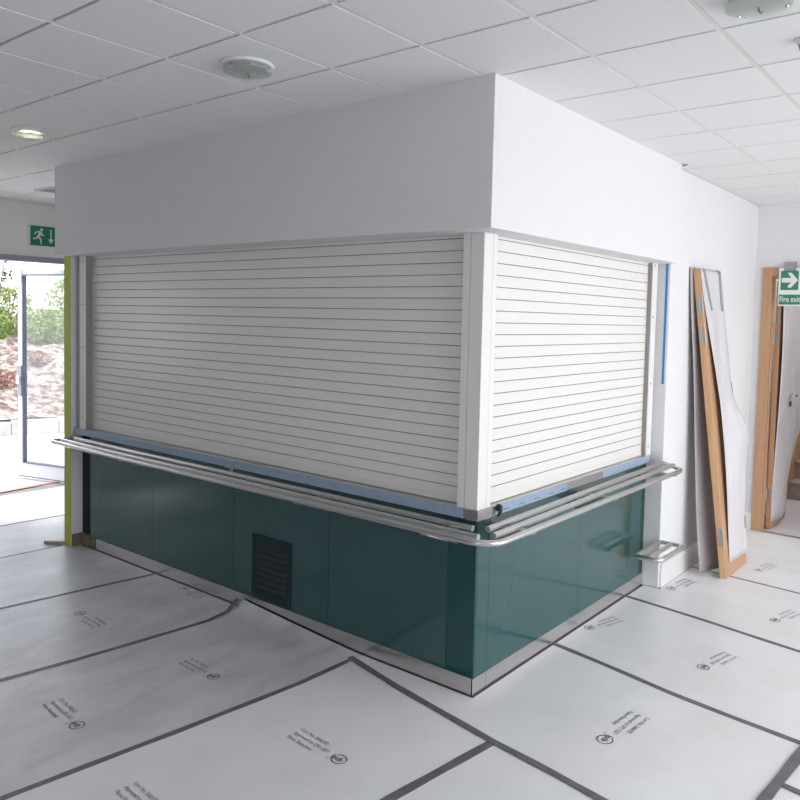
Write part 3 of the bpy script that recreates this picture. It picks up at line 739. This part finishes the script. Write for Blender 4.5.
sd = thing('ceiling_sensor', (1.134, .096, H), 'small round ceiling sensor cut off by the right edge', 'sensor')
MB().lathe([(.032, 0), (.032, -.008), (.026, -.016)], (1.134, .096, H), 24).build('base', 'white_metal', sd, smooth=True)
MB().lathe([(.022, -.016), (.020, -.032), (.010, -.037)], (1.134, .096, H), 24).build('head', 'batten', sd, smooth=True)
cv_ = thing('ceiling_vent', (-4.1, .36, H), 'grey ceiling air vent beside the left end of the bulkhead', 'vent')
mb = MB(); mb.box((-4.22, .18, H-.012), (-4.0, .20, H)); mb.box((-4.22, .52, H-.012), (-4.0, .54, H)); mb.box((-4.22, .20, H-.012), (-4.20, .52, H)); mb.box((-4.02, .20, H-.012), (-4.0, .52, H))
mb.build('vent_frame', 'alu', cv_)
for k in range(5):
    x = -4.185+.036*k; MB().hexa([(x, .2, H-.012), (x+.002, .2, H-.012), (x+.002, .52, H-.012), (x, .52, H-.012), (x+.02, .2, H-.001), (x+.022, .2, H-.001), (x+.022, .52, H-.001), (x+.02, .52, H-.001)]).build('blade', 'alu_blue', cv_)

# ------------------------------------------------------------------ glazed exit leaf, outside
gd = thing('glazed_exit_door', (-4.95, .83, 0), 'aluminium framed glazed door standing open outwards at the exit', 'door')
A = Vector((-4.945, .865)); Bv = Vector((-5.575, .688)); dd = (A-Bv).normalized(); nn = Vector((-dd.y, dd.x)); LL = (A-Bv).length
def gb(mb, u0, u1, z0, z1, t0=-.02, t1=.02):
    c = []
    for z in (z0, z1):
        for (u, t) in ((u0, t0), (u1, t0), (u1, t1), (u0, t1)):
            q = Bv+dd*u+nn*t; c.append((q.x, q.y, z))
    return mb.hexa(c)
mb = MB(); gb(mb, 0, .055, .03, 1.945); gb(mb, LL-.055, LL, .03, 1.945); gb(mb, .055, LL-.055, .03, .15); gb(mb, .055, LL-.055, 1.905, 1.945)
mb.build('door_frame', 'alu', gd, bevel=.002)
mb = MB(); gb(mb, .055, .068, .15, 1.905, -.024, .024); gb(mb, .068, LL-.055, .15, .163, -.024, .024); gb(mb, .068, LL-.055, 1.892, 1.905, -.024, .024); gb(mb, .002, LL, .022, .032, -.022, .022)
mb.build('glazing_bead', 'gasket', gd)
mb = MB(); gb(mb, .062, LL-.055, .155, 1.90, -.004, .004); mb.build('glass_pane', 'glass', gd)
mb = MB(); gb(mb, .004, .056, .78, 1.06, -.034, .034); lb = mb.build('lock_box', 'alu_blue', gd, bevel=.003)
mb = MB(); gb(mb, .008, .05, .89, .97, -.055, .055); mb.build('lock_knob', 'white_metal', lb, bevel=.006)
mb = MB(); gb(mb, -.01, .06, 1.84, 2.0, -.035, .035); mb.build('top_catch', 'alu', gd, bevel=.003)
tag(MB().add([(-5.10, .20, .0035), (-5.06, .20, .0035), (-5.14, .86, .0035), (-5.18, .86, .0035), (-5.10, .20, .006), (-5.06, .20, .006), (-5.14, .86, .006), (-5.18, .86, .006)],
    [(0,3,2,1),(4,5,6,7),(0,1,5,4),(1,2,6,5),(2,3,7,6),(3,0,4,7)]).build('threshold_strip', 'redtape'), 'thin orange threshold strip on the ground at the exit door', 'strip')
struct(box('floor_outside', (-10.6, -6, -.15), (XW-.2, 9, -.002), 'concrete'))
# kerb + planted bank : runs square to the door axis, rising away
kd = Vector((.35, .94)).normalized(); kn = Vector((-kd.y, kd.x))     # kn points away to -x
K0 = Vector((-8.15, 1.7))
def kp(s, d, z): q = K0+kd*s+kn*d; return (q.x, q.y, z)
mb = MB()
s = -6.0; k = 0
while s < 7:
    L = .55
    h = .17+.02*math.sin(k*2.3)
    c = [kp(s, 0, -.01), kp(s+L-.004, 0, -.01), kp(s+L-.004, .18, -.01), kp(s, .18, -.01), kp(s, .02, h), kp(s+L-.004, .02, h), kp(s+L-.004, .18, h), kp(s, .18, h)]
    mb.hexa(c); s += L; k += 1
kerb = struct(mb.build('floor_kerb', 'kerb', bevel=.01)); kerb.name = 'trim_3'
def bank(u, v):
    s_ = -8+17*u; d = .17+11*v; h = .14+.85*min(1, d/3.7)+.05*max(0, d-3.7)
    h += min(1, d)*.05*math.sin(s_*3.1+d*2)+min(1, d)*(.04*math.sin(s_*7.7-d*5)+.02*math.sin(s_*17+d*13))
    return kp(s_, d, h)
bk = MB().grid(bank, 120, 90).build('planted_bank', 'mulch', smooth='all'); bk['kind'] = 'structure'; bk.name = 'floor_bank'
def bush(s_, d, hgt, rad, leafm, n, label, name='shrub', lsize=.06, group='shrubs on the bank', base=None, cat='shrub'):
    z0 = .14+.85*min(1, d/3.7)+.05*max(0, d-3.7) if base is None else base
    c = kp(s_, d, z0-.05); root = thing(name, c, label, cat, group)
    mb = MB()
    for _ in range(n):
        a = random.uniform(0, 2*PI); t = random.random()**.6; ph = random.uniform(-.85 if cat == 'shrub' else -.2, 1)
        q = Vector((c[0]+math.cos(a)*rad*t*math.sqrt(max(0, 1-ph*ph*.85)), c[1]+math.sin(a)*rad*t*math.sqrt(max(0, 1-ph*ph*.85)), c[2]+hgt*(.45+.55*ph)))
        e1 = Vector((random.gauss(0, 1), random.gauss(0, 1), random.gauss(0, .6))).normalized(); e2 = e1.cross(Vector((random.gauss(0, 1), random.gauss(0, 1), random.gauss(0, 1)))).normalized()
        l = lsize*random.uniform(.6, 1.3)
        mb.add([q-e1*l, q+e2*l*.45+e1*.0, q+e1*l, q-e2*l*.45], [(0, 1, 2, 3)])
    mb.build('foliage', leafm, root)
    sm = MB()
    for k in range(5):
        a = k*1.3; sm.tube([c, (c[0]+math.cos(a)*rad*.3, c[1]+math.sin(a)*rad*.3, c[2]+hgt*.5), (c[0]+math.cos(a)*rad*.55, c[1]+math.sin(a)*rad*.55, c[2]+hgt*.85)], [.02, .014, .006], 6)
    sm.build('stem', 'stem', root)
    return root
bush(-.15, 4.3, .66, .5, 'leaf', 2200, 'bushy green shrub on the bank, left of the open glazed door', lsize=.04)
bush(.90, 4.4, .62, .5, 'leaf2', 2200, 'yellow green shrub on the bank seen through the glass, left part of the pane', lsize=.04)
bush(1.95, 4.5, .72, .5, 'leaf', 2200, 'green shrub on the bank seen through the glass beside the green pier', lsize=.04)
bush(.35, 5.7, .95, .55, 'leaf2', 1500, 'pale green shrub in the second row, behind the door stile', lsize=.045)
bush(1.45, 5.8, 1.15, .5, 'leaf', 1500, 'tall slim shrub rising above the others in the glass', lsize=.045)
bush(2.6, 5.7, .92, .55, 'leaf2', 1500, 'pale green shrub in the second row, nearest the green pier', lsize=.045)
bush(.05, 1.5, .28, .26, 'leaf_red', 320, 'low red leaved shrub on the mulch at the left edge', lsize=.03)
bush(.55, 2.6, .25, .24, 'leaf_red', 260, 'small reddish shrub on the mulch just right of the door stile', lsize=.03)
bush(1.1, 1.6, .22, .24, 'leaf2', 240, 'small yellow green tuft on the mulch seen through the glass', lsize=.03)
tr = bush(-.12, 2.14, 2.1, .42, 'leaf_dark', 210, 'dark leafy tree top against the white sky at the left edge', 'tree', .05, 'tree outside', cat='tree')
